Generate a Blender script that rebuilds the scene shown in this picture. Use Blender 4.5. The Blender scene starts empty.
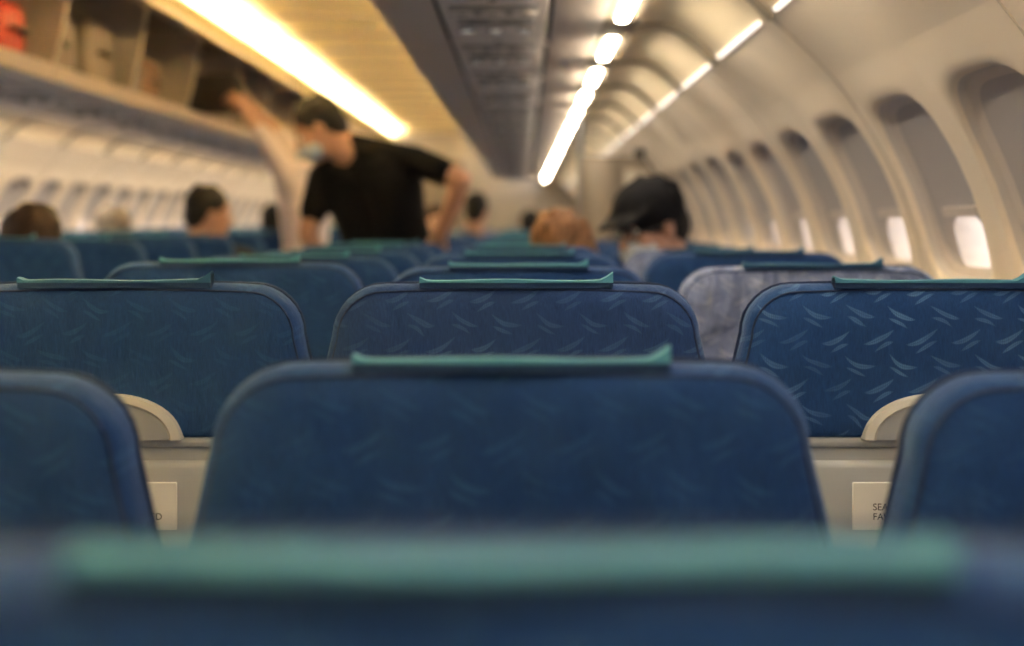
import bpy, bmesh, math, random
import numpy as np
from mathutils import Vector, Matrix, noise
random.seed(4)
scene = bpy.context.scene
COL = scene.collection
CH = 1.22            # eye height of the camera above the floor
AX = -1.02           # aisle centre line

# ------------------------------------------------------------------ materials
def srgb(r, g, b):
    def f(c):
        c /= 255.0
        return c/12.92 if c <= .04045 else ((c+.055)/1.055)**2.4
    return (f(r), f(g), f(b), 1)

class NT:
    def __init__(s, name):
        s.m = bpy.data.materials.new(name); s.m.use_nodes = True
        s.t = s.m.node_tree; s.n = s.t.nodes; s.l = s.t.links
        s.b = s.n['Principled BSDF']
    def node(s, typ, **kw):
        n = s.n.new(typ)
        for k, v in kw.items(): setattr(n, k, v)
        return n
    def math(s, op, a, b=None, c=None, clamp=False):
        n = s.n.new('ShaderNodeMath'); n.operation = op; n.use_clamp = clamp
        for i, v in enumerate((a, b, c)):
            if v is None: continue
            if isinstance(v, (int, float)): n.inputs[i].default_value = v
            else: s.l.new(v, n.inputs[i])
        return n.outputs[0]
    def mix(s, fac, a, b):
        n = s.n.new('ShaderNodeMix'); n.data_type = 'RGBA'
        for idx, v in ((0, fac), (6, a), (7, b)):
            if isinstance(v, (int, float)): n.inputs[idx].default_value = v
            elif isinstance(v, tuple): n.inputs[idx].default_value = v
            else: s.l.new(v, n.inputs[idx])
        return n.outputs[2]

def plain(name, col, rough=.5, var=.08, scale=6, bump=0.0, bscale=200, metal=0, sheen=0, spec=None):
    k = NT(name)
    tc = k.node('ShaderNodeTexCoord')
    nz = k.node('ShaderNodeTexNoise'); nz.inputs['Scale'].default_value = scale
    nz.inputs['Detail'].default_value = 4
    k.l.new(tc.outputs['Object'], nz.inputs['Vector'])
    dark = tuple(c*(1-var*2) for c in col[:3])+(1,)
    lite = tuple(min(1, c*(1+var*2)) for c in col[:3])+(1,)
    k.l.new(k.mix(nz.outputs[0], dark, lite), k.b.inputs['Base Color'])
    k.b.inputs['Roughness'].default_value = rough
    k.b.inputs['Metallic'].default_value = metal
    if spec is not None: k.b.inputs['Specular IOR Level'].default_value = spec
    if sheen: k.b.inputs['Sheen Weight'].default_value = sheen
    if bump:
        n2 = k.node('ShaderNodeTexNoise'); n2.inputs['Scale'].default_value = bscale
        k.l.new(tc.outputs['Object'], n2.inputs['Vector'])
        bp = k.node('ShaderNodeBump'); bp.inputs['Strength'].default_value = bump
        bp.inputs['Distance'].default_value = .002
        k.l.new(n2.outputs[0], bp.inputs['Height']); k.l.new(bp.outputs[0], k.b.inputs['Normal'])
    return k.m

def hairmat(name, col, contrast=.6):
    k = NT(name)
    tc = k.node('ShaderNodeTexCoord')
    mp = k.node('ShaderNodeMapping'); mp.inputs['Scale'].default_value = (110, 110, 16)
    mp.inputs['Rotation'].default_value = (.25, .3, 0)
    k.l.new(tc.outputs['Object'], mp.inputs[0])
    nz = k.node('ShaderNodeTexNoise'); nz.inputs['Scale'].default_value = 1; nz.inputs['Detail'].default_value = 3
    nz.inputs['Distortion'].default_value = .6
    k.l.new(mp.outputs[0], nz.inputs['Vector'])
    f = k.math('MULTIPLY', k.math('SUBTRACT', nz.outputs[0], .32), 2.8, clamp=True)
    dk = tuple(c*(1-contrast) for c in col[:3])+(1,); lt = tuple(min(1, c*(1+contrast*.6)) for c in col[:3])+(1,)
    k.l.new(k.mix(f, dk, lt), k.b.inputs['Base Color'])
    k.b.inputs['Roughness'].default_value = .6
    k.b.inputs['Specular IOR Level'].default_value = .25
    bp = k.node('ShaderNodeBump'); bp.inputs['Strength'].default_value = 1; bp.inputs['Distance'].default_value = .006
    k.l.new(nz.outputs[0], bp.inputs['Height']); k.l.new(bp.outputs[0], k.b.inputs['Normal'])
    return k.m

def emit(name, col, st):
    k = NT(name)
    k.b.inputs['Base Color'].default_value = col
    k.b.inputs['Emission Color'].default_value = col
    k.b.inputs['Emission Strength'].default_value = st
    return k.m

def fabric(name, base, feather, strength, seed=0.0, wr=.35, sheen=.22):
    k = NT(name)
    tc = k.node('ShaderNodeTexCoord')
    sp = k.node('ShaderNodeSeparateXYZ'); k.l.new(tc.outputs['Object'], sp.inputs[0])
    oi = k.node('ShaderNodeObjectInfo')
    # slight irregularity of the woven motif
    nd = k.node('ShaderNodeTexNoise'); nd.inputs['Scale'].default_value = 18; nd.inputs['Detail'].default_value = 1
    k.l.new(tc.outputs['Object'], nd.inputs['Vector'])
    wob = k.math('MULTIPLY', k.math('SUBTRACT', nd.outputs[0], .5), .014)
    x = k.math('ADD', k.math('ADD', sp.outputs[0], wob), k.math('MULTIPLY', oi.outputs['Random'], .05))
    z = k.math('ADD', k.math('ADD', sp.outputs[2], wob), 2.0+seed)
    cw, chh = .056, .032
    rz = k.math('DIVIDE', z, chh)
    row = k.math('FLOOR', rz)
    par = k.math('MODULO', row, 2.0)
    u = k.math('SUBTRACT', k.math('FRACT', k.math('ADD', k.math('ADD', k.math('DIVIDE', x, cw), 20.0), k.math('MULTIPLY', par, .5))), .5)
    v = k.math('SUBTRACT', k.math('FRACT', rz), .5)
    U = k.math('MULTIPLY', u, cw); V = k.math('MULTIPLY', v, chh)
    sg = k.math('SUBTRACT', 1.0, k.math('MULTIPLY', par, 2.0))
    Us = k.math('MULTIPLY', U, sg)
    def blade(cx, off, slope, curv, L, hw, vein):
        Uc = k.math('SUBTRACT', Us, cx); U2 = k.math('MULTIPLY', Uc, Uc)
        V2 = k.math('SUBTRACT', k.math('SUBTRACT', V, k.math('MULTIPLY', Uc, slope)),
                    k.math('ADD', k.math('MULTIPLY', U2, curv), off))
        w = k.math('MULTIPLY', k.math('SUBTRACT', 1.0, k.math('DIVIDE', U2, L*L)), hw)
        aV = k.math('ABSOLUTE', V2)
        d = k.math('SUBTRACT', w, aV)
        r = k.math('MULTIPLY', d, 700.0, clamp=True)
        if vein: r = k.math('MULTIPLY', r, k.math('ADD', .35, k.math('MULTIPLY', aV, 1100.0), clamp=True))
        return r
    m1 = blade(-.001, .0028, .46, 14.0, .0205, .0042, True)
    m2 = blade(.004, -.0052, .52, -10.0, .0138, .0034, True)
    m = k.math('MAXIMUM', m1, m2)
    wv = k.node('ShaderNodeTexWave'); wv.inputs['Scale'].default_value = 130
    wv.inputs['Distortion'].default_value = 1
    k.l.new(tc.outputs['Object'], wv.inputs['Vector'])
    m = k.math('MULTIPLY', m, k.math('ADD', .5, k.math('MULTIPLY', wv.outputs[1], .5)))
    nz = k.node('ShaderNodeTexNoise'); nz.inputs['Scale'].default_value = 9; nz.inputs['Detail'].default_value = 5
    k.l.new(tc.outputs['Object'], nz.inputs['Vector'])
    nc = k.math('MULTIPLY', k.math('SUBTRACT', nz.outputs[0], .25), 2.2, clamp=True)
    m = k.math('MULTIPLY', m, k.math('MULTIPLY', nc, strength), clamp=True)
    mp = k.node('ShaderNodeMapping'); mp.inputs['Scale'].default_value = (900, 900, 90)
    k.l.new(tc.outputs['Object'], mp.inputs[0])
    n3 = k.node('ShaderNodeTexNoise'); n3.inputs['Scale'].default_value = 1; n3.inputs['Detail'].default_value = 2
    k.l.new(mp.outputs[0], n3.inputs['Vector'])
    dk = tuple(c*.5 for c in base[:3])+(1,); lt = tuple(min(1, c*1.6) for c in base[:3])+(1,)
    c0 = k.mix(n3.outputs[0], dk, lt)
    c1 = k.mix(k.math('MULTIPLY', nz.outputs[0], .5), c0, dk)
    k.l.new(k.mix(m, c1, feather), k.b.inputs['Base Color'])
    k.b.inputs['Roughness'].default_value = .8
    k.b.inputs['Specular IOR Level'].default_value = .2
    k.b.inputs['Sheen Weight'].default_value = sheen
    k.b.inputs['Sheen Roughness'].default_value = .5
    k.b.inputs['Sheen Tint'].default_value = (.35, .55, 1, 1)
    mp2 = k.node('ShaderNodeMapping'); mp2.inputs['Scale'].default_value = (26, 26, 10)
    k.l.new(tc.outputs['Object'], mp2.inputs[0])
    n4 = k.node('ShaderNodeTexNoise'); n4.inputs['Scale'].default_value = 1; n4.inputs['Detail'].default_value = 3
    k.l.new(mp2.outputs[0], n4.inputs['Vector'])
    h = k.math('ADD', k.math('MULTIPLY', n4.outputs[0], wr*8), k.math('MULTIPLY', n3.outputs[0], .25))
    bp = k.node('ShaderNodeBump'); bp.inputs['Strength'].default_value = .8
    bp.inputs['Distance'].default_value = .003
    k.l.new(h, bp.inputs['Height']); k.l.new(bp.outputs[0], k.b.inputs['Normal'])
    return k.m

M_fab_dark = fabric('fabric_navy', srgb(20, 57, 114), srgb(54, 98, 152), .42, wr=.4)
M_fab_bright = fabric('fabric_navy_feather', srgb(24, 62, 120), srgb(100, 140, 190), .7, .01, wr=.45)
M_fab_grey = fabric('fabric_navy_slate', srgb(32, 60, 114), srgb(78, 116, 164), .5, .02, wr=.5)
M_fab_sunlit = fabric('fabric_periwinkle', srgb(122, 136, 180), srgb(200, 208, 230), .6, .0, 2.8)  # seat fabric in a paler colour, window sunlight painted into the base
M_pipe = plain('piping_navy', srgb(20, 42, 84), .8)
M_teal = plain('headrest_hem_teal', srgb(66, 132, 164), .8, bump=.5, bscale=600)
M_teal2 = plain('headrest_hem_deep_teal', srgb(42, 94, 136), .8, bump=.5, bscale=600)
M_flap = plain('headrest_flap_navy', srgb(22, 56, 102), .85, bump=.5, bscale=600)
M_shell = plain('seat_shell_grey', srgb(168, 173, 182), .45, .03)
M_cream = plain('seat_bumper_cream', srgb(198, 196, 192), .4, .03)
M_label = plain('placard_white', srgb(238, 238, 236), .5, .01)
M_text = plain('placard_text', srgb(30, 30, 40), .6)
M_dark = plain('dark_plastic', srgb(35, 36, 42), .5)
M_metal = plain('seat_frame_metal', srgb(150, 152, 158), .35, metal=.8)
M_wall = plain('sidewall_cream', srgb(238, 223, 205), .5, .015, 3)
M_joint = plain('panel_joint', srgb(206, 192, 176), .6, .015)
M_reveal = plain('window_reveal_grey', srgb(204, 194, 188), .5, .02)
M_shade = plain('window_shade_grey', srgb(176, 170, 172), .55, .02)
M_cove = plain('cove_panel_cream', srgb(238, 222, 194), .5, .02)
M_rib = plain('cove_rib', srgb(170, 156, 136), .6, .03)
M_ceil = plain('ceiling_panel_ivory', srgb(248, 236, 190), .5, .02)
M_bin = plain('bin_taupe', srgb(224, 210, 202), .45, .04)
M_binl = plain('bin_ivory', srgb(206, 194, 182), .45, .04)
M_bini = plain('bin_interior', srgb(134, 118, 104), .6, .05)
M_psu = plain('psu_grey', srgb(232, 224, 222), .45, .05)
M_psud = plain('psu_panel_dark', srgb(146, 140, 142), .5)
M_gap = plain('psu_gap_dark', srgb(44, 42, 46), .6)
M_vent = plain('vent_dark', srgb(88, 84, 88), .4)
M_carpet = plain('carpet_blue_grey', srgb(70, 74, 92), .95, .15, 60, bump=.6)
M_bulk = plain('bulkhead_taupe', srgb(122, 110, 98), .55, .03)
M_bulk2 = plain('bulkhead_light', srgb(172, 162, 148), .55, .03)
M_strip = emit('light_strip_warm', (1, .82, .52, 1), 90)
M_strip2 = emit('reading_strip_white', (1, .87, .64, 1), 36)
M_strip3 = emit('wall_trim_light', (1, .92, .82, 1), .75)
M_strip_added = emit('cove_strip_warm', (1, .84, .58, 1), 34)
M_lens = emit('reading_lens', (1, .95, .85, 1), .5)

def glass():
    k = NT('window_pane')
    tr = k.node('ShaderNodeBsdfTransparent'); gl = k.node('ShaderNodeBsdfGlossy')
    gl.inputs['Roughness'].default_value = .05
    mx = k.node('ShaderNodeMixShader'); mx.inputs[0].default_value = .06
    k.l.new(tr.outputs[0], mx.inputs[1]); k.l.new(gl.outputs[0], mx.inputs[2])
    k.l.new(mx.outputs[0], k.n['Material Output'].inputs[0])
    return k.m
M_glass = glass()

# ------------------------------------------------------------------ mesh builder
class MB:
    def __init__(s): s.v = []; s.f = []; s.mi = []; s.mats = []
    def mat(s, m):
        if m not in s.mats: s.mats.append(m)
        return s.mats.index(m)
    def add(s, verts, faces, m):
        o = len(s.v); k = s.mat(m)
        s.v += [tuple(p) for p in verts]
        for f in faces: s.f.append(tuple(i+o for i in f)); s.mi.append(k)
    def box(s, lo, hi, m, bev=0.0, seg=2, rot=None, at=None):
        bm = bmesh.new(); bmesh.ops.create_cube(bm, size=1)
        c = [(a+b)/2 for a, b in zip(lo, hi)]; d = [abs(b-a) for a, b in zip(lo, hi)]
        for v in bm.verts: v.co = Vector((v.co.x*d[0], v.co.y*d[1], v.co.z*d[2]))
        if bev: bmesh.ops.bevel(bm, geom=bm.edges[:], offset=min(bev, min(d)*.49), segments=seg, profile=.5, affect='EDGES')
        R = rot or Matrix.Identity(3)
        vs = [R @ v.co + Vector(c) for v in bm.verts]
        s.add(vs, [[v.index for v in f.verts] for f in bm.faces], m); bm.free()
    def loft(s, rings, m, closed=True, cap0=False, cap1=False, flip=False):
        n = len(rings[0]); vs = [p for r in rings for p in r]; fs = []
        for j in range(len(rings)-1):
            for i in range(n if closed else n-1):
                a, b = j*n+i, j*n+(i+1) % n
                q = (a, b, b+n, a+n); fs.append(q[::-1] if flip else q)
        if cap0: fs.append(tuple(range(n))[::-1] if not flip else tuple(range(n)))
        if cap1:
            q = tuple(range((len(rings)-1)*n, len(rings)*n)); fs.append(q if not flip else q[::-1])
        s.add(vs, fs, m)
    def tube(s, pts, r, m, seg=8, cap=True):
        pts = [Vector(p) for p in pts]; rings = []
        for i, p in enumerate(pts):
            t = (pts[min(i+1, len(pts)-1)]-pts[max(i-1, 0)]).normalized()
            up = Vector((0, 0, 1)) if abs(t.z) < .9 else Vector((0, 1, 0))
            a = t.cross(up).normalized(); b = a.cross(t)
            rr = r[i] if isinstance(r, (list, tuple)) else r
            rings.append([p+a*rr*math.cos(2*math.pi*k/seg)+b*rr*math.sin(2*math.pi*k/seg) for k in range(seg)])
        s.loft(rings, m, True, cap, cap)
    def cyl(s, p0, p1, r, m, seg=20): s.tube([p0, p1], r, m, seg)
    def torus(s, c, R, r, m, axis='Z', seg=24, sseg=8):
        rings = []
        for i in range(seg+1):
            a = 2*math.pi*i/seg; ring = []
            for j in range(sseg):
                b = 2*math.pi*j/sseg
                q = Vector(((R+r*math.cos(b))*math.cos(a), (R+r*math.cos(b))*math.sin(a), r*math.sin(b)))
                if axis == 'Y': q = Vector((q.x, q.z, q.y))
                if axis == 'X': q = Vector((q.z, q.x, q.y))
                ring.append(Vector(c)+q)
            rings.append(ring)
        s.loft(rings, m)
    def mesh(s, name, smooth=True):
        me = bpy.data.meshes.new(name); me.from_pydata(s.v, [], s.f)
        for m in s.mats: me.materials.append(m)
        me.polygons.foreach_set('material_index', s.mi)
        bm = bmesh.new(); bm.from_mesh(me); bmesh.ops.remove_doubles(bm, verts=bm.verts, dist=1e-5)
        bmesh.ops.recalc_face_normals(bm, faces=bm.faces); bm.to_mesh(me); bm.free()
        if smooth:
            me.polygons.foreach_set('use_smooth', [True]*len(me.polygons))
            try: me.set_sharp_from_angle(angle=math.radians(38))
            except Exception: pass
        me.update(); return me
def obj(name, me, loc=(0, 0, 0), parent=None, rotz=0):
    o = bpy.data.objects.new(name, me); o.location = loc; o.rotation_euler[2] = rotz
    COL.objects.link(o)
    if parent: o.parent = parent
    return o

# ------------------------------------------------------------------ seat
def outline(inset, n_c=8, hb=.272, ht=.226, R=.066, h=.2, extra=0):
    pts = []
    hb2, ht2 = hb-inset, ht-inset; top = -inset; bot = -h+inset*.15; r = max(R-inset*.6, .01)
    ztan = top-r
    def hw(z): return ht2+(hb2-ht2)*min(1, (-z)/h)
    for i in range(7):
        z = bot+(ztan-bot)*i/6.0; pts.append((hw(z), z))
    cx = hw(ztan)-r
    for i in range(1, n_c+1):
        a = math.pi/2*i/n_c; pts.append((cx+r*math.cos(a), ztan+r*math.sin(a)))
    tops = []
    for i in range(1, 8):
        x = cx*(1-i/8.0*1.0); tops.append((x, top+.003*(1-(x/cx)**2)))
    pts += tops+[(0, top+.003)]
    right = pts; left = [(-x, z) for x, z in reversed(pts[:-1])]
    pts = right+left
    bots = [(-hw(bot)+2*hw(bot)*i/8.0, bot) for i in range(1, 8)]
    return pts+bots

def seat_mesh(name, fab, seedv, teal=M_teal, lift0=1.0):
    b = MB()
    lay = [(.2, -.006), (.15, -.006), (.1, -.006), (.06, -.005), (.035, -.004), (.018, -.0015), (.009, .003), (.003, .010), (0, .022),
           (.001, .05), (.005, .072), (.013, .086), (.03, .095), (.06, .10), (.1, .103)]
    rings = []
    for ins, y in lay:
        ring = []
        for x, z in outline(min(ins, .1)):
            if ins > .1:
                k = {.15: .62, .2: .25}[ins]
                x *= k; z = -.1+(z+.1)*k
            nv = noise.noise(Vector((x*9+seedv, z*14, seedv)))
            w = .0028*nv
            ring.append((x+w*.8, y+w, z+w*.6 if z > -.03 else z))
        rings.append(ring)
    b.loft(rings, fab, True, True, True)
    o = outline(.009)[:-7]
    b.tube([(x, .0022, z) for x, z in o], .0015, M_pipe, 6, False)
    o = outline(-.0002)[:-7]
    b.tube([(x, .052, z) for x, z in o], .0020, M_pipe, 6, False)
    def ribbon(z0, z1, y0, y1, m, amp):
        N = 30; rings = []
        for i in range(N+1):
            t = i/N; x = -.126+.252*t
            lift = lift0*(.010*math.exp(-((t-1)/.035)**2)+.004*math.exp(-(t/.025)**2))+amp*math.sin(t*9+seedv*3)
            yy = .003*math.sin(t*7+seedv)
            rings.append([(x, y0+yy, z0), (x, y1+yy, z0), (x, y1+yy, z1+lift), (x, (y0+y1)/2+yy, z1+lift+.0010), (x, y0+yy, z1+lift)])
        b.loft(rings, m, True, True, True)
    ribbon(-.004, .0035, -.002, .020, M_flap, .0006)
    ribbon(.0030, .0062, -.0045, .017, teal, .0009)
    b.box((-.235, .045, -.68), (.235, .105, -.17), fab, .03, 3)
    b.box((-.25, .006, -.60), (.25, .06, -.196), M_shell, .02, 3)
    b.box((-.247, -.002, -.212), (.247, .03, -.197), M_shell, .006, 2)
    b.box((-.215, -.014, -.50), (.215, .006, -.228), M_shell, .009, 3)
    b.box((-.02, -.022, -.236), (.02, -.012, -.222), M_dark, .003, 2)
    b.box((-.19, -.02, -.60), (.19, .01, -.515), M_pipe, .008, 2)
    b.box((-.106, -.0165, -.316), (.086, -.0135, -.254), M_label, .0012, 1)
    ring0 = []; ring1 = []; ring2 = []; ring3 = []
    N = 24
    for i in range(N+1):
        a = math.pi*i/N
        for lst, rx, rz, y in ((ring0, .092, .060, -.002), (ring1, .089, .057, -.014), (ring2, .078, .049, -.017), (ring3, .074, .046, -.013)):
            lst.append((rx*math.cos(a), y, -.2+rz*math.sin(a)))
    b.loft([ring0, ring1, ring2, ring3], M_cream, False)
    b.add(ring3+[(0, -.013, -.2)], [tuple([i, i+1, N+1]) for i in range(N)], M_shell)
    b.add([ring0[0], ring1[0], ring2[0], ring3[0], ring3[-1], ring2[-1], ring1[-1], ring0[-1]], [(0, 1, 2, 3, 4, 5, 6, 7)], M_cream)
    b.box((-.235, .10, -.77), (.235, .54, -.65), fab, .04, 4)
    b.box((-.23, .06, -.82), (.23, .50, -.77), M_dark, .01, 2)
    for sx in (-1, 1):
        b.box((sx*.250-.012, .12, -.53), (sx*.250+.012, .42, -.49), M_dark, .010, 3)
        b.box((sx*.250-.010, .13, -.76), (sx*.250+.010, .19, -.52), M_metal, .006, 2)
    zf = -1.135
    for sx in (-.17, .17):
        b.tube([(sx, .12, -.80), (sx, .06, zf+.02)], .016, M_metal)
        b.tube([(sx, .42, -.80), (sx, .46, zf+.02)], .016, M_metal)
        b.box((sx-.02, .03, zf), (sx+.02, .50, zf+.02), M_metal, .004, 1)
    b.cyl((-.25, .16, -.81), (.25, .16, -.81), .02, M_metal, 12)
    b.cyl((-.25, .42, -.81), (.25, .42, -.81), .02, M_metal, 12)
    return b.mesh(name)

SEATM = {}
for key, fab in (('dark', M_fab_dark), ('bright', M_fab_bright), ('grey', M_fab_grey), ('pale', M_fab_sunlit)):
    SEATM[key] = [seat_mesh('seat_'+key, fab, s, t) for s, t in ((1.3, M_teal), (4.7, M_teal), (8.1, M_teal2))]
SEATM['near'] = [seat_mesh('seat_near', M_fab_dark, 2.2, M_teal, .25)]*3

cu = bpy.data.curves.new('placard', 'FONT'); cu.body = 'SEAT BELT MUST BE\nFASTENED WHILE SEATED'; cu.size = .0125; cu.align_x = 'LEFT'
to = bpy.data.objects.new('tmp_text', cu); COL.objects.link(to)
bpy.context.view_layer.update()
dg = bpy.context.evaluated_depsgraph_get()
text_me = bpy.data.meshes.new_from_object(to.evaluated_get(dg)); bpy.data.objects.remove(to)
text_me.materials.clear(); text_me.materials.append(M_text)
text_me.transform(Matrix.Translation((-.080, -.0172, -.290)) @ Matrix.Rotation(math.pi/2, 4, 'X'))

ROW0, PITCH, NR = .42, .76, 22
def rowy(n): return ROW0+PITCH*n
seatcount = 0
def put_seat(x, n, zt=-.082, kind='dark', dy=0, rot=0, var=None):
    global seatcount
    me = SEATM[kind][(seatcount if var is None else var) % 3]; seatcount += 1
    return obj('airplane_seat', me, (x, rowy(n)+dy, CH+zt), rotz=rot)
for n in range(NR):
    for ci, x in enumerate((-.534, -.010, .524)):
        kind = 'dark'; zt = -.082; dy = 0; rot = 0; xx = x
        if n == 0: zt = -.1015; kind = 'near' if ci == 1 else 'dark'; xx = (-.53, -.004, .53)[ci]
        if n == 1: zt = -.115 if ci == 1 else -.124
        if n == 1: xx = (-.560, -.010, .552)[ci]
        if n == 2 and ci == 2: kind = 'bright'; xx = .530
        if n == 2 and ci == 1: kind = 'grey'
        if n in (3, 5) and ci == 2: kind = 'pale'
        if n > 2:
            rot = random.uniform(-.02, .02); zt += random.uniform(-.004, .010)
        o = put_seat(xx, n, zt, kind, dy, rot, var=[2, 0, 1][ci] if n < 3 else None)
        if n in (1, 2): obj('placard_text', text_me, parent=o)
    if n >= 2:
        for x in (-1.515, -2.04, -2.565):
            put_seat(x, n, -.055+random.uniform(-.006, .006), 'dark', 0, random.uniform(-.02, .02))

# ------------------------------------------------------------------ cabin shell
Y0, Y1 = -2.0, 18.2
PROF = [(.50, .42), (.55, .378), (.60, .33), (.645, .28), (.68, .23), (.715, .175), (.745, .12), (.77, .065), (.79, .01), (.805, -.045), (.818, -.1),
        (.83, -.18), (.842, -.3), (.85, -.5), (.845, -.8), (.82, -1.0), (.78, -1.22)]
pz = [p[1] for p in PROF][::-1]; px = [p[0] for p in PROF][::-1]
def X(z): return float(np.interp(z, pz, px))
def nrm(z):
    dx = X(z+.02)-X(z-.02); t = Vector((dx, 0, .04)).normalized()
    return Vector((t.z, 0, -t.x))       # outward (+x)
WP = .53
wins = [2.775+WP*k for k in range(-9, 30)]
zc, ra, rb = .058, .206, .172
A, B = WP/2, .24
ang = []
for c0, c1 in ((-math.atan2(B, A), math.atan2(B, A)), (math.atan2(B, A), math.pi-math.atan2(B, A)),
               (math.pi-math.atan2(B, A), math.pi+math.atan2(B, A)), (math.pi+math.atan2(B, A), 2*math.pi-math.atan2(B, A))):
    for i in range(12): ang.append(c0+(c1-c0)*i/12)
def sup(a, ax, bx, n):
    c, s = math.cos(a), math.sin(a)
    return (ax*math.copysign(abs(c)**(2/n), c), bx*math.copysign(abs(s)**(2/n), s))
def rectp(a):
    c, s = math.cos(a), math.sin(a)
    k = min(A/abs(c) if abs(c) > 1e-9 else 9e9, B/abs(s) if abs(s) > 1e-9 else 9e9)
    return (c*k, s*k)
def wpos(yc, dy, z, dep, side):
    n = nrm(z); x = X(z)+n.x*dep; zz = z+n.z*dep
    if side < 0: x = 2*AX-x
    return (x, yc+dy, CH+zz)
def rec(a, k=1.0): return sup(a, ra*k, rb*k, 3.7 if math.sin(a) > 0 else 4.5)

def build_wall(side):
    b = MB()
    for wi, yc in enumerate(wins):
        rings = []
        for t, dep in ((0, 0), (.33, -.002), (.66, -.005), (.9, -.005), (1, .001)):
            ring = []
            for a in ang:
                r0 = rectp(a); r1 = rec(a, 1.0)
                u = r0[0]+(r1[0]-r0[0])*t; w = r0[1]+(r1[1]-r0[1])*t
                ring.append(wpos(yc, u, zc+w, dep, side))
            rings.append(ring)
        rings.append([wpos(yc, *(lambda q: (q[0], zc+q[1]))(rec(a, .985)), .005, side) for a in ang])
        b.loft(rings, M_wall, True)
        for zs in ([.42, .38, .34, zc+B], [zc-B, -.25, -.35, -.5, -.8, -1.0, -1.22]):
            strip = [[wpos(yc, -A+2*A*i/4, z, 0, side) for i in range(5)] for z in zs]
            b.loft(strip, M_wall, False)
        if wi % 2 == 0:
            rr = [[wpos(yc, -A+d, z, dp, side) for d, dp in ((-.004, -.0005), (-.002, -.0025), (.002, -.0025), (.004, -.0005))]
                  for z in [.42-.04*i for i in range(20)]]
            b.loft(rr, M_joint, False)
    return obj('wall_right' if side > 0 else 'wall_left', b.mesh('wall'))
build_wall(1); build_wall(-1)

def window_mesh(side):
    b = MB()
    hz, ha, hb = -.049, .102, .054
    R = []
    R.append([wpos(0, *(lambda q: (q[0], zc+q[1]))(rec(a, .985)), .005, side) for a in ang])
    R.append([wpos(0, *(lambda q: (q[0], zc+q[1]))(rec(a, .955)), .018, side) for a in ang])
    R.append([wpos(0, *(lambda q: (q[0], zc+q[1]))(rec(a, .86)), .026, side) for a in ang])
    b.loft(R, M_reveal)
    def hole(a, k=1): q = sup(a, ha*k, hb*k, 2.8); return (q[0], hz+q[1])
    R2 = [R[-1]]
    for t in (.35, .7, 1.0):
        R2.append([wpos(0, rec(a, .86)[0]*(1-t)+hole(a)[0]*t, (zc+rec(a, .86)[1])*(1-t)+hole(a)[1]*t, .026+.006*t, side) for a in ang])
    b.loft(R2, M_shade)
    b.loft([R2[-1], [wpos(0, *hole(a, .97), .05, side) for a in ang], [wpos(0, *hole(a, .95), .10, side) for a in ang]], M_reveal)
    ring = [wpos(0, *hole(a, .96), .09, side) for a in ang]
    b.add(ring, [tuple(range(len(ring)))], M_glass)
    for z0, z1, d0, d1 in ((.004, .020, .021, .034),):
        rr = []
        for i in range(9):
            y = -.104+.208*i/8
            rr.append([wpos(0, y, z0, d0, side), wpos(0, y, z1, d0, side), wpos(0, y, z1, d1, side), wpos(0, y, z0, d1, side)])
        b.loft(rr, M_reveal, True, True, True)
    return b.mesh('window')
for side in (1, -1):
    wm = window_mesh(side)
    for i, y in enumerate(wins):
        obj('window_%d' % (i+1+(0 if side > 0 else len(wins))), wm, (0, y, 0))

def mx(x, side): return x if side > 0 else 2*AX-x
for side in (1, -1):
    b = MB()
    arc = []
    for i in range(13):
        t = i/12; x = .285+(.50-.285)*t; z = .505+(.42-.505)*t+.045*math.sin(math.pi*t)
        arc.append((mx(x, side), CH+z))
    b.loft([[(x, y, z) for x, z in arc] for y in (Y0, Y1)], M_cove, False)
    y = 3.02-.86*5
    while y < Y1-.3:
        if y > Y0:
            b.loft([[(x, y+d, z-dz) for x, z in arc] for d, dz in ((-.03, .0), (-.026, .012), (.026, .012), (.03, .0))], M_rib, False)
        y += .86
    obj('trim_%d' % (3 if side > 0 else 4), b.mesh('cove'))
    b = MB(); y = 3.02-.86*5
    while y < Y1-1:
        if y > Y0:
            if side > 0:
                b.box((.227, y+.18, CH+.494), (.257, y+.66, CH+.503), M_strip2, .004, 1)
            else:
                x0, x1 = sorted((mx(.222, side), mx(.262, side)))
                b.box((x0, y+.05, CH+.514), (x1, y+.81, CH+.520), M_strip_added, .002, 1)  # strip added out of view to brighten the left wall
            x0, x1 = sorted((mx(.490, side), mx(.503, side)))
            b.box((x0, y+.12, CH+.416), (x1, y+.78, CH+.424), M_strip3 if side > 0 else M_binl, .003, 1)
        y += .86
    obj('light_strip', b.mesh('strip'))
    b = MB()
    x0, x1 = sorted((mx(.20, side), mx(.29, side)))
    b.box((x0, Y0, CH+(.503 if side > 0 else .520)), (x1, Y1, CH+.54), M_rib)
    if side < 0:      # lip added to keep the left strip out of view
        x0, x1 = sorted((mx(.206, side), mx(.214, side)))
        b.box((x0, Y0, CH+.490), (x1, Y1, CH+.522), M_bin, .002, 1)
    obj('trim_%d' % (1 if side > 0 else 2), b.mesh('trim'))

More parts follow.
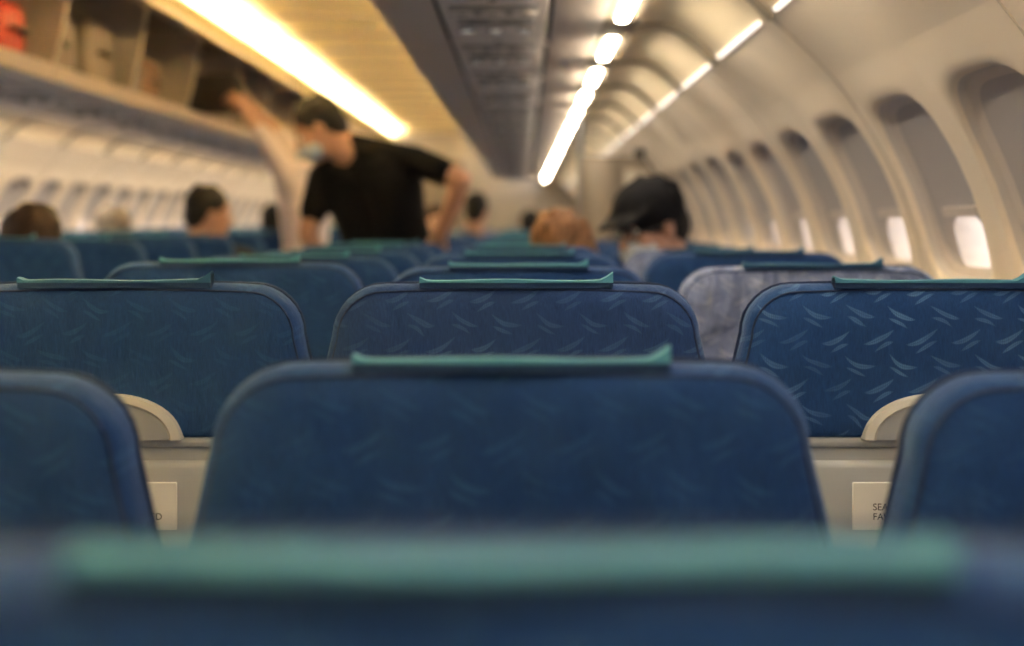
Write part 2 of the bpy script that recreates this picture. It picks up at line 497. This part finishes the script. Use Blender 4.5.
b = MB(); b.box((2*AX-.9, Y0, -.06), (.9, Y1, 0), M_carpet)
obj('floor', b.mesh('floor'))
cz = []
for i in range(17):
    t = i/16; x = -.48-1.08*t; z = 1.045+.055*math.sin(math.pi*t)**.6
    cz.append((x, CH+z))
b = MB()
b.loft([[(x, y, z) for x, z in cz] for y in np.arange(Y0, Y1+.4, .4)], M_ceil, False)
y = Y0+.3
while y < Y1:
    b.loft([[(x, y+d, z-dz) for x, z in cz] for d, dz in ((-.022, .0), (-.018, .012), (.018, .012), (.022, .0))], M_rib, False)
    y += .8
obj('ceiling', b.mesh('ceiling'))
b = MB()
for side in (1, -1):
    y = Y0+.1
    while y < Y1-1:
        x0, x1 = sorted((mx(-.500, side), mx(-.530, side)))
        b.box((x0, y, CH+.946), (x1, y+1.1, CH+.954), M_strip, .003, 1)
        x0, x1 = sorted((mx(-.545, side), mx(-.553, side)))
        b.box((x0, y-.02, CH+.935), (x1, y+1.14, CH+.978), M_ceil, .003, 1)
        x0, x1 = sorted((mx(-.47, side), mx(-.553, side)))
        b.box((x0, y-.02, CH+.935), (x1, y+1.14, CH+.942), M_ceil, .002, 1)
        y += 1.16
obj('ceiling_light', b.mesh('cstrip'))

BL = 1.04
def bin_closed(side):
    b = MB()
    prof = [(-.21, .505), (-.335, .502), (-.358, .515), (-.372, .545), (-.40, .66), (-.43, .78), (-.455, .88), (-.48, 1.06), (.16, 1.06), (.29, .54), (.20, .503), (.07, .503)]
    rings = []
    for y in (.004, BL-.004):
        rings.append([(mx(x, side), y, CH+z) for x, z in prof])
    b.loft(rings, M_bin, False, True, True)
    b.loft([[(mx(-.212, side), y, CH+.515), (mx(.072, side), y, CH+.515)] for y in (0, BL)], M_gap, False)
    x0, x1 = sorted((mx(-.372, side), mx(-.392, side)))
    b.box((x0, BL*.4, CH+.56), (x1, BL*.6, CH+.60), M_dark, .006, 2)
    return b.mesh('overhead_bin')
mb_r = bin_closed(1)
y = Y0
while y < Y1-BL*.5:
    obj('overhead_bin', mb_r, (0, y, 0)); y += BL

def bin_open(closed=False):
    b = MB()
    s = -1
    def q(x): return mx(x, s)
    def slab(p0, p1, th, m, y0=.004, y1=BL-.004):
        d = Vector((p1[0]-p0[0], p1[1]-p0[1])).normalized(); n = Vector((-d.y, d.x))*th
        pr = [p0, p1, (p1[0]+n.x, p1[1]+n.y), (p0[0]+n.x, p0[1]+n.y)]
        b.loft([[(q(x), y, CH+z) for x, z in pr] for y in (y0, y1)], m, True, True, True)
    slab((-.21, .503), (-.36, .503), -.028, M_bin)
    slab((.07, .503), (.205, .503), .028, M_bin)
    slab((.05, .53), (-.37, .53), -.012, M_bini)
    slab((-.36, .503), (-.372, .56), .012, M_bin)
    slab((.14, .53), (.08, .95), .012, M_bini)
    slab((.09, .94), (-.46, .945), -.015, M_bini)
    slab((-.45, .94), (-.475, 1.07), .012, M_binl)
    b.loft([[(q(-.212), y, CH+.515), (q(.072), y, CH+.515)] for y in (0, BL)], M_gap, False)
    for y0 in (.0, BL-.02):
        pr = [(-.365, .51), (-.375, .56), (-.41, .70), (-.44, .88), (-.45, .95), (.09, .95), (.15, .53)]
        b.loft([[(q(x), y, CH+z) for x, z in pr] for y in (y0, y0+.018)], M_binl, True, True, True)
    if not closed:
        dr = [(-.44, .925), (-.49, .927), (-.54, .915), (-.58, .890), (-.61, .855)]
    else:
        dr = [(-.365, .53), (-.39, .62), (-.42, .74), (-.455, .85), (-.47, .94)]
    outer = [(q(x), CH+z) for x, z in dr]; inner = [(q(x), CH+z-.018) for x, z in dr]
    if closed: inner = [(q(x+.016), CH+z) for x, z in dr]
    loop = outer+inner[::-1]
    b.loft([[(x, y, z) for x, z in loop] for y in (.012, BL-.012)], M_binl, True, True, True)
    mid = dr[3] if not closed else dr[0]
    b.box((q(mid[0])-.012, BL*.42, CH+mid[1]-.035), (q(mid[0])+.012, BL*.58, CH+mid[1]-.012), M_dark, .004, 2)
    return b.mesh('overhead_bin_open')
mo, mcl = bin_open(False), bin_open(True)
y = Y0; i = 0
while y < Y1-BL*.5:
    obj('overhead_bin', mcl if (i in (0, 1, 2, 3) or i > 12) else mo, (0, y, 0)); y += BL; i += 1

def psu(side):
    b = MB()
    def bx(x0, x1, y0, y1, z0, z1, m, bev=.003):
        a, c = sorted((mx(x0, side), mx(x1, side))); b.box((a, y0, CH+z0), (c, y1, CH+z1), m, bev, 2)
    bx(-.198, .056, .006, .754, .496, .512, M_psu, .004)
    bx(-.175, .033, .05, .20, .491, .497, M_psud, .003)
    for k in range(3):
        cx = mx(-.145+.073*k, side)
        b.torus((cx, .125, CH+.490), .022, .006, M_psu)
        b.cyl((cx, .125, CH+.484), (cx, .125, CH+.494), .014, M_vent)
    bx(-.165, .023, .28, .35, .4915, .497, M_psud, .003)
    bx(-.14, -.085, .29, .34, .490, .492, M_dark, .001)
    bx(-.055, 0, .29, .34, .490, .492, M_dark, .001)
    for k in range(3):
        cx = mx(-.145+.073*k, side)
        b.torus((cx, .455, CH+.492), .018, .005, M_vent)
        b.cyl((cx, .455, CH+.488), (cx, .455, CH+.494), .011, M_lens)
    bx(-.19, .048, .53, .72, .4925, .497, M_psu, .004)
    bx(-.08, -.06, .70, .715, .490, .494, M_dark, .001)
    return b.mesh('psu')
for side in (1, -1):
    pm = psu(side)
    for n in range(-2, 23):
        obj('passenger_service_unit', pm, (0, rowy(n)-.1, 0))

b = MB()
b.box((2*AX-.9, Y1, 0), (.9, Y1+.05, CH+1.14), M_bulk2)
b.box((-1.30, Y1-.03, 0.02), (-.74, Y1, CH+.75), M_bulk, .01)
b.box((-1.36, Y1-.02, 0.0), (-.68, Y1-.01, CH+.80), M_bulk2, .01)
obj('wall_front', b.mesh('wf'))
b = MB(); b.box((2*AX-.9, Y0-.05, 0), (.9, Y0, CH+1.14), M_bulk2); obj('wall_back', b.mesh('wb'))
b = MB()
yD = 7.14
pr = [(.27, -1.22), (.755, -1.22), (.805, -.9), (.812, -.5), (.780, -.1), (.705, .12), (.60, .28), (.57, .315), (.27, .315)]
b.loft([[(x, yD+d, CH+z) for x, z in pr] for d in (0, .05)], M_bulk, True, True, True)
b.box((.31, yD-.012, CH-.9), (.44, yD+.0, CH+.28), M_bulk, .008)
b.box((.46, yD-.012, CH-.9), (.70, yD+.0, CH+.08), M_bulk, .008)
b.box((.48, yD-.014, CH+.12), (.60, yD, CH+.25), M_bulk2, .005)
b.tube([(.27, yD+.02, CH-1.2), (.27, yD+.02, CH+.485)], .014, M_metal)
b.box((.53, yD, CH+.29), (.58, yD+.05, CH+.35), M_dark, .01)
obj('cabin_divider', b.mesh('divider'))

# ------------------------------------------------------------------ luggage
def luggage(name, c, d, col, hard=True):
    m = plain('luggage_'+name, col, .5 if hard else .85, .1)
    b = MB(); x, y, z = d
    b.box((-x/2, -y/2, 0), (x/2, y/2, z), m, .035, 4)
    for k in range(4):
        yy = -y/2+y*(k+1)/5
        b.box((x/2-.002, yy-.008, .03), (x/2+.004, yy+.008, z-.03), m, .003, 1)
    b.tube([(x/2, -.07, z*.5), (x/2+.03, -.05, z*.5), (x/2+.03, .05, z*.5), (x/2, .07, z*.5)], .008, M_dark)
    b.tube([(-x/2+.02, 0, z+.001), (x/2-.02, 0, z+.001)], .004, M_dark)
    for sy in (-1, 1):
        b.cyl((x/2-.03, sy*(y/2-.02)-.01, .012), (x/2-.03, sy*(y/2-.02)+.01, .012), .014, M_dark, 12)
    o = obj(name, b.mesh(name), c); return o
zs = CH+.543
luggage('suitcase', (-1.90, 5.00, zs), (.38, .26, .20), srgb(190, 62, 40))
luggage('suitcase', (-1.92, 5.54, zs), (.38, .44, .24), srgb(122, 108, 98))
luggage('duffel_bag', (-1.90, 6.04, zs), (.38, .34, .27), srgb(160, 148, 136), False)
luggage('suitcase', (-1.92, 6.60, zs), (.38, .34, .25), srgb(98, 86, 80))
luggage('duffel_bag', (-1.92, 7.02, zs), (.36, .28, .22), srgb(128, 100, 84), False)
luggage('suitcase', (-1.92, 8.75, zs), (.38, .46, .24), srgb(110, 75, 60))
luggage('backpack', (-1.62, 7.74, zs+.02), (.30, .18, .20), srgb(34, 28, 30), False)

# ------------------------------------------------------------------ people
def cap(p0, p1, r0, r1, tag): return ('c', Vector(p0), Vector(p1), r0, r1, tag)
def ell(c, r, R, tag): return ('e', Vector(c), r, R, tag)
def prim_mesh(p, bm):
    seg = 16
    if p[0] == 'c':
        _, a, c, r0, r1, _t = p
        ax = (c-a); ax = ax.normalized() if ax.length > 1e-6 else Vector((0, 0, 1))
        up = Vector((0, 0, 1)) if abs(ax.z) < .9 else Vector((1, 0, 0))
        u = ax.cross(up).normalized(); w = ax.cross(u)
        rows = [(a, r0, t) for t in (-80, -55, -28, 0)]+[(c, r1, t) for t in (0, 28, 55, 80)]
        rings = []
        for ctr, r, t in rows:
            t = math.radians(t); q = ctr+ax*(r*math.sin(t)); rr = r*math.cos(t)
            rings.append([bm.verts.new(q+u*rr*math.cos(2*math.pi*k/seg)+w*rr*math.sin(2*math.pi*k/seg)) for k in range(seg)])
    else:
        _, ctr, r, R, _t = p; rings = []
        for t in range(-80, 81, 16):
            tt = math.radians(t)
            rings.append([bm.verts.new(ctr+R @ Vector((r[0]*math.cos(tt)*math.cos(2*math.pi*k/seg), r[1]*math.cos(tt)*math.sin(2*math.pi*k/seg), r[2]*math.sin(tt)))) for k in range(seg)])
    for j in range(len(rings)-1):
        for k in range(seg):
            bm.faces.new((rings[j][k], rings[j][(k+1) % seg], rings[j+1][(k+1) % seg], rings[j+1][k]))
    bm.faces.new(rings[0][::-1]); bm.faces.new(rings[-1])

def person(name, prims, mats, voxel=.009, extras=None, smooth=3):
    bm = bmesh.new()
    for p in prims: prim_mesh(p, bm)
    bmesh.ops.recalc_face_normals(bm, faces=bm.faces)
    me = bpy.data.meshes.new('tmp'); bm.to_mesh(me); bm.free()
    o = bpy.data.objects.new('tmp', me); COL.objects.link(o)
    r = o.modifiers.new('r', 'REMESH'); r.mode = 'VOXEL'; r.voxel_size = voxel
    s = o.modifiers.new('s', 'SMOOTH'); s.factor = .5; s.iterations = smooth
    dg = bpy.context.evaluated_depsgraph_get(); dg.update()
    me2 = bpy.data.meshes.new_from_object(o.evaluated_get(dg))
    bpy.data.objects.remove(o)
    nf = len(me2.polygons); C = np.zeros(nf*3); me2.polygons.foreach_get('center', C); C = C.reshape(-1, 3)
    best = np.full(nf, 1e9); idx = np.zeros(nf, dtype=int)
    tags = list(mats.keys())
    for p in prims:
        if p[0] == 'c':
            a = np.array(p[1]); c = np.array(p[2]); d = c-a; L = max(d.dot(d), 1e-9)
            t = np.clip((C-a) @ d/L, 0, 1)
            dist = np.linalg.norm(C-(a+t[:, None]*d), axis=1)-(p[3]+(p[4]-p[3])*t)
        else:
            Rm = np.array(p[3]); q = (C-np.array(p[1])) @ Rm
            k = np.linalg.norm(q/np.array(p[2]), axis=1)
            dist = (k-1)*np.linalg.norm(q, axis=1)/np.maximum(k, 1e-6)
        m = dist < best; best[m] = dist[m]; idx[m] = tags.index(p[5] if p[0] == 'c' else p[4])
    me2.materials.clear()
    for t in tags: me2.materials.append(mats[t])
    me2.polygons.foreach_set('material_index', idx.tolist())
    me2.polygons.foreach_set('use_smooth', [True]*nf)
    body = obj(name, me2)
    if extras: extras(body)
    return body

def frame(f, up=(0, 0, 1)):
    f = Vector(f).normalized(); r = f.cross(Vector(up)).normalized(); u = r.cross(f)
    return Matrix((r, f, u)).transposed()
def head(c, f, up=(0, 0, 1), mask=False, capx=False, long=False, hair='hair', k=1.0, brim=1.0):
    R = frame(f, up); c = Vector(c)
    def P(x, y, z): return c+R @ Vector((x, y, z))*k
    L = []
    L.append(ell(P(0, -.012, .03), (.074*k, .094*k, .078*k), R, 'skin'))
    L.append(ell(P(0, .026, -.03), (.060*k, .066*k, .083*k), R, 'skin'))
    L.append(ell(P(0, .055, -.088), (.032*k, .030*k, .024*k), R, 'skin'))
    L.append(cap(P(0, .088, .012), P(0, .106, -.020), .008*k, .013*k, 'skin'))
    L.append(cap(P(-.034, .080, .026), P(.034, .080, .026), .009*k, .009*k, 'skin'))
    for s in (-1, 1):
        if not long: L.append(ell(P(s*.076, -.004, -.008), (.011*k, .019*k, .031*k), R, 'skin'))
        L.append(ell(P(s*.038, .062, -.022), (.022*k, .022*k, .022*k), R, 'skin'))
        L.append(cap(P(s*.018, .086, .030), P(s*.046, .076, .030), .005*k, .004*k, hair))
    if mask: L.append(ell(P(0, .052, -.052), (.061*k, .060*k, .053*k), R, 'mask'))
    else: L.append(cap(P(-.02, .088, -.054), P(.02, .088, -.054), .008*k, .008*k, 'lip'))
    L.append(ell(P(0, -.026, .044), (.084*k, .100*k, .086*k), R, hair))
    L.append(ell(P(0, -.066, -.008), (.073*k, .056*k, .072*k), R, hair))
    for i in range(22):   # uneven tufts following the crown
        a = i*2.4; e = .1+1.2*((i*7) % 22)/22.0
        d = Vector((math.cos(a)*math.cos(e), math.sin(a)*math.cos(e), math.sin(e)))
        if d.y > .75 and e < .5: continue
        j = .004*math.sin(i*5.1)
        L.append(ell(P((.068+j)*d.x, -.026+(.082+j)*d.y, .046+(.074+j)*d.z), (.020*k, .024*k, .022*k), R, hair))
    if long:
        L.append(ell(P(0, -.045, -.03), (.092*k, .078*k, .12*k), R, hair))
        L.append(ell(P(0, -.055, -.10), (.088*k, .058*k, .10*k), R, hair))
        for i in range(9):
            t = (i-4)/4.0
            L.append(cap(P(.075*t, -.085+.03*t*t, .07), P(.092*t, -.10+.045*t*t, -.16), .017*k, .012*k, hair))
    if capx:
        L.append(ell(P(0, -.012, .052), (.094*k, .112*k, .088*k), R, 'cap'))
        L.append(cap(P(0, -.012, .137), P(0, -.012, .14), .009*k, .009*k, 'cap'))
        for t in np.linspace(-1, 1, 7):
            L.append(cap(P(.066*t, .06, .056), P(.056*t, .10+(.060-.035*t*t)*brim, .044-.012*t*t), .012*k, .007*k, 'cap'))
    L.append(cap(P(0, -.03, -.06), P(0, -.04, -.13), .056*k, .056*k, 'skin' if not long else hair))
    return L, P, R
def face_extras(P, R, k=1.0, glasses=False):
    def ex(body):
        b = MB()
        for s in (-1, 1):
            for r, y, m in ((.0115, .079, plain_eye), (.006, .0868, M_dark)):
                c = P(s*.031, y, .008); rings = []
                for t in range(-80, 81, 20):
                    tt = math.radians(t)
                    rings.append([c+Vector((r*math.cos(tt)*math.cos(j*math.pi/6), r*math.cos(tt)*math.sin(j*math.pi/6), r*math.sin(tt))) for j in range(12)])
                b.loft(rings, m, True, True, True)
            if glasses:
                pts = [P(s*.033+.024*math.cos(a), .102-.004*abs(math.cos(a)), .004+.018*math.sin(a)) for a in np.linspace(0, 2*math.pi, 17)]
                b.tube(pts, .0028, M_dark, 6, False)
                b.tube([P(s*.057, .100, .008), P(s*.078, .06, .008), P(s*.086, -.01, .004)], .0026, M_dark, 6)
        if glasses: b.tube([P(-.009, .104, .006), P(.009, .104, .006)], .0026, M_dark, 6)
        obj('face_detail', b.mesh('face_detail'), parent=body)
    return ex
plain_eye = plain('eye_white', srgb(225, 220, 212), .3, .01)

def hand(w, d, side, nrmv, curl=.5, tag='skin'):
    w = Vector(w); d = Vector(d).normalized(); n = Vector(nrmv); n = (n-d*n.dot(d)).normalized()
    s = d.cross(n); s = s if s.dot(Vector(side)) > 0 else -s
    R = Matrix((s, d, n)).transposed(); L = []
    L.append(cap(w-d*.02, w+d*.02, .027, .026, tag))
    L.append(ell(w+d*.055, (.042, .050, .018), R, tag))
    for off, ln in ((.033, .068), (.011, .078), (-.011, .072), (-.032, .056)):
        p = w+d*.09+s*off; a = 0
        dirn = d+s*off*3
        for j, f in enumerate((.42, .32, .26)):
            a += curl*(.5 if j == 0 else .8)
            dd = (dirn.normalized()*math.cos(a)+n*math.sin(a)); q = p+dd*ln*f
            L.append(cap(p, q, .0092-.001*j, .0086-.001*j, tag)); p = q
    p = w+d*.028+s*.034
    for ln, cc in ((.034, .15), (.028, .5)):
        q = p+(d*.75+s*.65+n*cc).normalized()*ln; L.append(cap(p, q, .012, .010, tag)); p = q
    return L

skinA = plain('skin_tan', srgb(182, 138, 118), .55, .06)
skinB = plain('skin_light', srgb(204, 162, 144), .55, .06)
lipm = plain('lips', srgb(160, 92, 84), .5)
hairK = hairmat('hair_black', srgb(18, 15, 16), .5)
hairBr = hairmat('hair_brown', srgb(44, 28, 22))
hairBl = hairmat('hair_blond', srgb(126, 90, 66), .75)
hairG = hairmat('hair_grey', srgb(134, 124, 116))
maskm = plain('face_mask', srgb(195, 206, 220), .8)
blackshirt = plain('shirt_black', srgb(10, 10, 14), .9, .1, bump=.5, bscale=40, spec=.15)
trousK = plain('trousers_dark', srgb(30, 32, 40), .9)
pinksh = plain('shirt_pale_pink', srgb(224, 210, 218), .85, .06, bump=.5, bscale=40)
greysh = plain('shirt_grey', srgb(124, 124, 148), .85, .1)
capm = plain('cap_charcoal', srgb(20, 20, 25), .9, .6, 18, bump=.6, bscale=120, spec=.15)
orangesh = plain('shirt_orange', srgb(190, 95, 60), .85)

def mats(skin, hair, shirt, trousers=trousK, cap_=None):
    return {'skin': skin, 'hair': hair, 'shirt': shirt, 'trousers': trousers, 'lip': lipm, 'mask': maskm, 'cap': cap_ or capm, 'shoe': M_dark}

def torso(pel, chest, neck, shL, shR, w=1.0, tag='shirt'):
    pel, chest, neck, shL, shR = map(Vector, (pel, chest, neck, shL, shR)); L = []
    ax = (shR-shL).normalized()
    hw = ax*.075*w
    mid = (pel+chest)/2
    for s in (-1, 1):
        L.append(cap(pel+hw*s, mid+hw*s*.95, .105*w, .098*w, tag))
        L.append(cap(mid+hw*s*.95, chest+hw*s*1.15, .098*w, .112*w, tag))
        sh = shR if s > 0 else shL
        L.append(cap(chest+hw*s*1.1, sh, .105*w, .062, tag))
        L.append(cap(neck, sh, .062, .060, tag))
    L.append(cap(chest, neck, .105, .066, tag))
    return L
def arm(sh, el, wr, cut=.55, skin='skin', sleeve='shirt'):
    sh, el, wr = map(Vector, (sh, el, wr)); c = sh.lerp(el, cut)
    L = [cap(sh, c, .062, .060, sleeve)] if cut <= 1 else [cap(sh, el, .06, .050, sleeve)]
    if cut < 1: L.append(cap(c, el, .046, .040, skin))
    if cut <= 1: L += [cap(el, el.lerp(wr, .35), .040, .040, skin), cap(el.lerp(wr, .35), wr, .040, .026, skin)]
    else:
        m = el.lerp(wr, cut-1); L += [cap(el, m, .050, .040, sleeve), cap(m, wr, .034, .026, skin)]
    return L
def leg(hip, kn, an, toe=(0, .14, -.04)):
    hip, kn, an = map(Vector, (hip, kn, an))
    return [cap(hip, kn, .088, .062, 'trousers'), cap(kn, kn.lerp(an, .3), .060, .060, 'trousers'), cap(kn.lerp(an, .3), an, .060, .045, 'trousers'),
            cap(an, an+Vector(toe), .045, .035, 'shoe')]

P_ = []
hc = (-.850, 6.16, 1.60)
H, HP, HR = head(hc, (-.84, -.12, -.55), up=(-.3, 0, 1), mask=True, k=1.05)
P_ += H
neck = Vector((-.72, 6.20, 1.53)); chest = Vector((-.64, 6.22, 1.41)); pel = Vector((-.55, 6.30, 1.0))
shR = Vector((-.455, 6.10, 1.475)); shL = Vector((-.85, 6.28, 1.41))
P_ += torso(pel, chest, neck, shL, shR, 1.16)
P_.append(cap(neck, Vector(hc)+Vector((.05, 0, -.02)), .056, .054, 'skin'))
elR = Vector((-.25, 6.02, 1.39)); wrR = Vector((-.345, 6.16, 1.16))
P_ += arm(shR, elR, wrR, .6)
P_ += hand(wrR, (-.12, .5, -.55), (-.8, -.2, 0), (-.2, -.3, -.6), .35)
elL = Vector((-.905, 6.24, 1.17)); wrL = Vector((-.83, 6.34, .96))
P_ += arm(shL, elL, wrL, .6)
P_ += hand(wrL, (.1, .4, -.6), (.8, 0, 0), (0, .4, -.5), .5)
P_ += leg((-.63, 6.33, .95), (-.63, 6.40, .50), (-.63, 6.36, .08), (0, .10, -.035))
P_ += leg((-.46, 6.33, .95), (-.45, 6.40, .50), (-.45, 6.36, .08), (0, .10, -.035))
P_.append(cap((-.63, 6.32, .96), (-.47, 6.32, .96), .11, .11, 'trousers'))
person('man_bending_in_black_shirt', P_, mats(skinA, hairK, blackshirt), .0085, face_extras(HP, HR))

P_ = []
hc = (-1.06, 7.66, 1.60)
H, HP, HR = head(hc, (-.75, .3, .25), mask=True)
P_ += H
neck = Vector((-1.07, 7.67, 1.47)); chest = Vector((-1.13, 7.68, 1.30)); pel = Vector((-1.12, 7.68, .95))
shL = Vector((-1.18, 7.84, 1.47)); shR = Vector((-1.21, 7.52, 1.47))
P_ += torso(pel, chest, neck, shL, shR, 1.05)
P_.append(cap(neck, Vector(hc)+Vector((0, 0, -.05)), .054, .054, 'skin'))
el = Vector((-1.31, 7.50, 1.655)); wr = Vector((-1.43, 7.58, 1.80))
P_ += arm(shR, el, wr, 1.15)
P_ += hand(wr, (-.7, .35, .55), (0, 0, 1), (-.2, .9, -.2), .6)
el = Vector((-1.27, 7.90, 1.66)); wr = Vector((-1.44, 7.90, 1.83))
P_ += arm(shL, el, wr, 1.15)
P_ += hand(wr, (-.75, -.25, .4), (0, 0, 1), (-.2, -.9, -.2), .6)
P_ += leg((-1.10, 7.60, .90), (-1.10, 7.60, .48), (-1.08, 7.58, .08), (-.13, 0, -.035))
P_ += leg((-1.10, 7.77, .90), (-1.10, 7.79, .48), (-1.08, 7.80, .08), (-.13, 0, -.035))
P_.append(cap((-1.10, 7.60, .93), (-1.10, 7.76, .93), .11, .11, 'trousers'))
person('passenger_reaching_for_bag', P_, mats(skinB, hairK, pinksh), .009, face_extras(HP, HR))

def seated(name, x, n, hx, htop, f, mt, k=1.0, long=False, mask=False, capx=False, glasses=False, voxel=.011, hy=.25, up=(0, 0, 1)):
    y = rowy(n)+.26; hz = htop-.13*k
    H, HP, HR = head((hx, rowy(n)+hy, hz), f, up=up, long=long, mask=mask, capx=capx, brim=.9, k=k)
    nk = Vector((x+(hx-x)*.7, y-.01, hz-.16))
    L = list(H)
    ch = Vector((x+(hx-x)*.4, y+.0, hz-.33)); pl = Vector((x, y-.0, .57))
    sL = Vector((nk.x-.17, y, nk.z-.05)); sR = Vector((nk.x+.17, y, nk.z-.05))
    L += torso(pl, ch, nk, sL, sR, .98)
    L.append(cap(nk, Vector((hx, rowy(n)+hy-.02, hz-.05)), .054, .054, 'skin'))
    for s, sh in ((-1, sL), (1, sR)):
        el = Vector((x+s*.19, y+.12, .74)); wr = Vector((x+s*.10, y+.30, .68))
        L += arm(sh, el, wr, .6)
        L += hand(wr, (-s*.2, .8, -.1), (-s, 0, .2), (0, 0, -1), .5)
        L += leg((x+s*.09, y+.02, .56), (x+s*.10, y+.33, .56), (x+s*.10, y+.34, .10), (0, .10, -.04))
    return person(name, L, mt, voxel, face_extras(HP, HR, glasses=glasses))

seated('man_wearing_cap', .54, 5, .375, 1.345, (-.78, -.56, -.30), mats(skinA, hairK, greysh), capx=True, mask=True, glasses=True, voxel=.007, hy=.22, up=(-.1, 0, 1), k=1.08)
seated('passenger_with_blond_hair', .04, 5, .115, 1.258, (-.1, .98, -.1), mats(skinB, hairBl, greysh), long=True, voxel=.008, up=(-.25, 0, 1))
seated('passenger_with_brown_hair', -1.50, 5, -1.465, 1.275, (0, 1, -.1), mats(skinB, hairBr, greysh), long=True)
seated('passenger_with_black_hair', -1.50, 8, -1.42, 1.385, (.75, .3, -.1), mats(skinA, hairK, trousK))
seated('passenger_with_grey_hair', -2.04, 9, -2.06, 1.30, (.2, 1, 0), mats(skinB, hairG, greysh))
seated('passenger_with_dark_hair', -.50, 13, -.33, 1.43, (.3, .9, 0), mats(skinA, hairK, greysh))
seated('passenger_in_orange_shirt', -.52, 12, -.58, 1.33, (.2, -.9, 0), mats(skinB, hairBr, orangesh))
seated('passenger_with_dark_hair', .0, 15, .05, 1.32, (0, 1, 0), mats(skinA, hairK, greysh))
seated('passenger_with_dark_hair', -1.50, 12, -1.62, 1.34, (.5, .7, 0), mats(skinA, hairK, greysh))

# ------------------------------------------------------------------ world + camera
w = bpy.data.worlds.new('sky'); scene.world = w; w.use_nodes = True
bg = w.node_tree.nodes['Background']; bg.inputs[0].default_value = (1, .95, .90, 1); bg.inputs[1].default_value = 2.2

cam = bpy.data.cameras.new('camera'); co = bpy.data.objects.new('camera', cam); COL.objects.link(co)
co.location = (0, 0, CH); co.rotation_euler = (math.pi/2, 0, 0)
cam.sensor_width = 36; cam.lens = 1490/1024*36
cam.shift_x = -12/1024; cam.shift_y = -101/1024
cam.clip_start = .02; cam.clip_end = 100
cam.dof.use_dof = True; cam.dof.focus_distance = 1.82; cam.dof.aperture_fstop = 2.7
scene.camera = co
scene.view_settings.view_transform = 'Standard'
scene.view_settings.exposure = .98
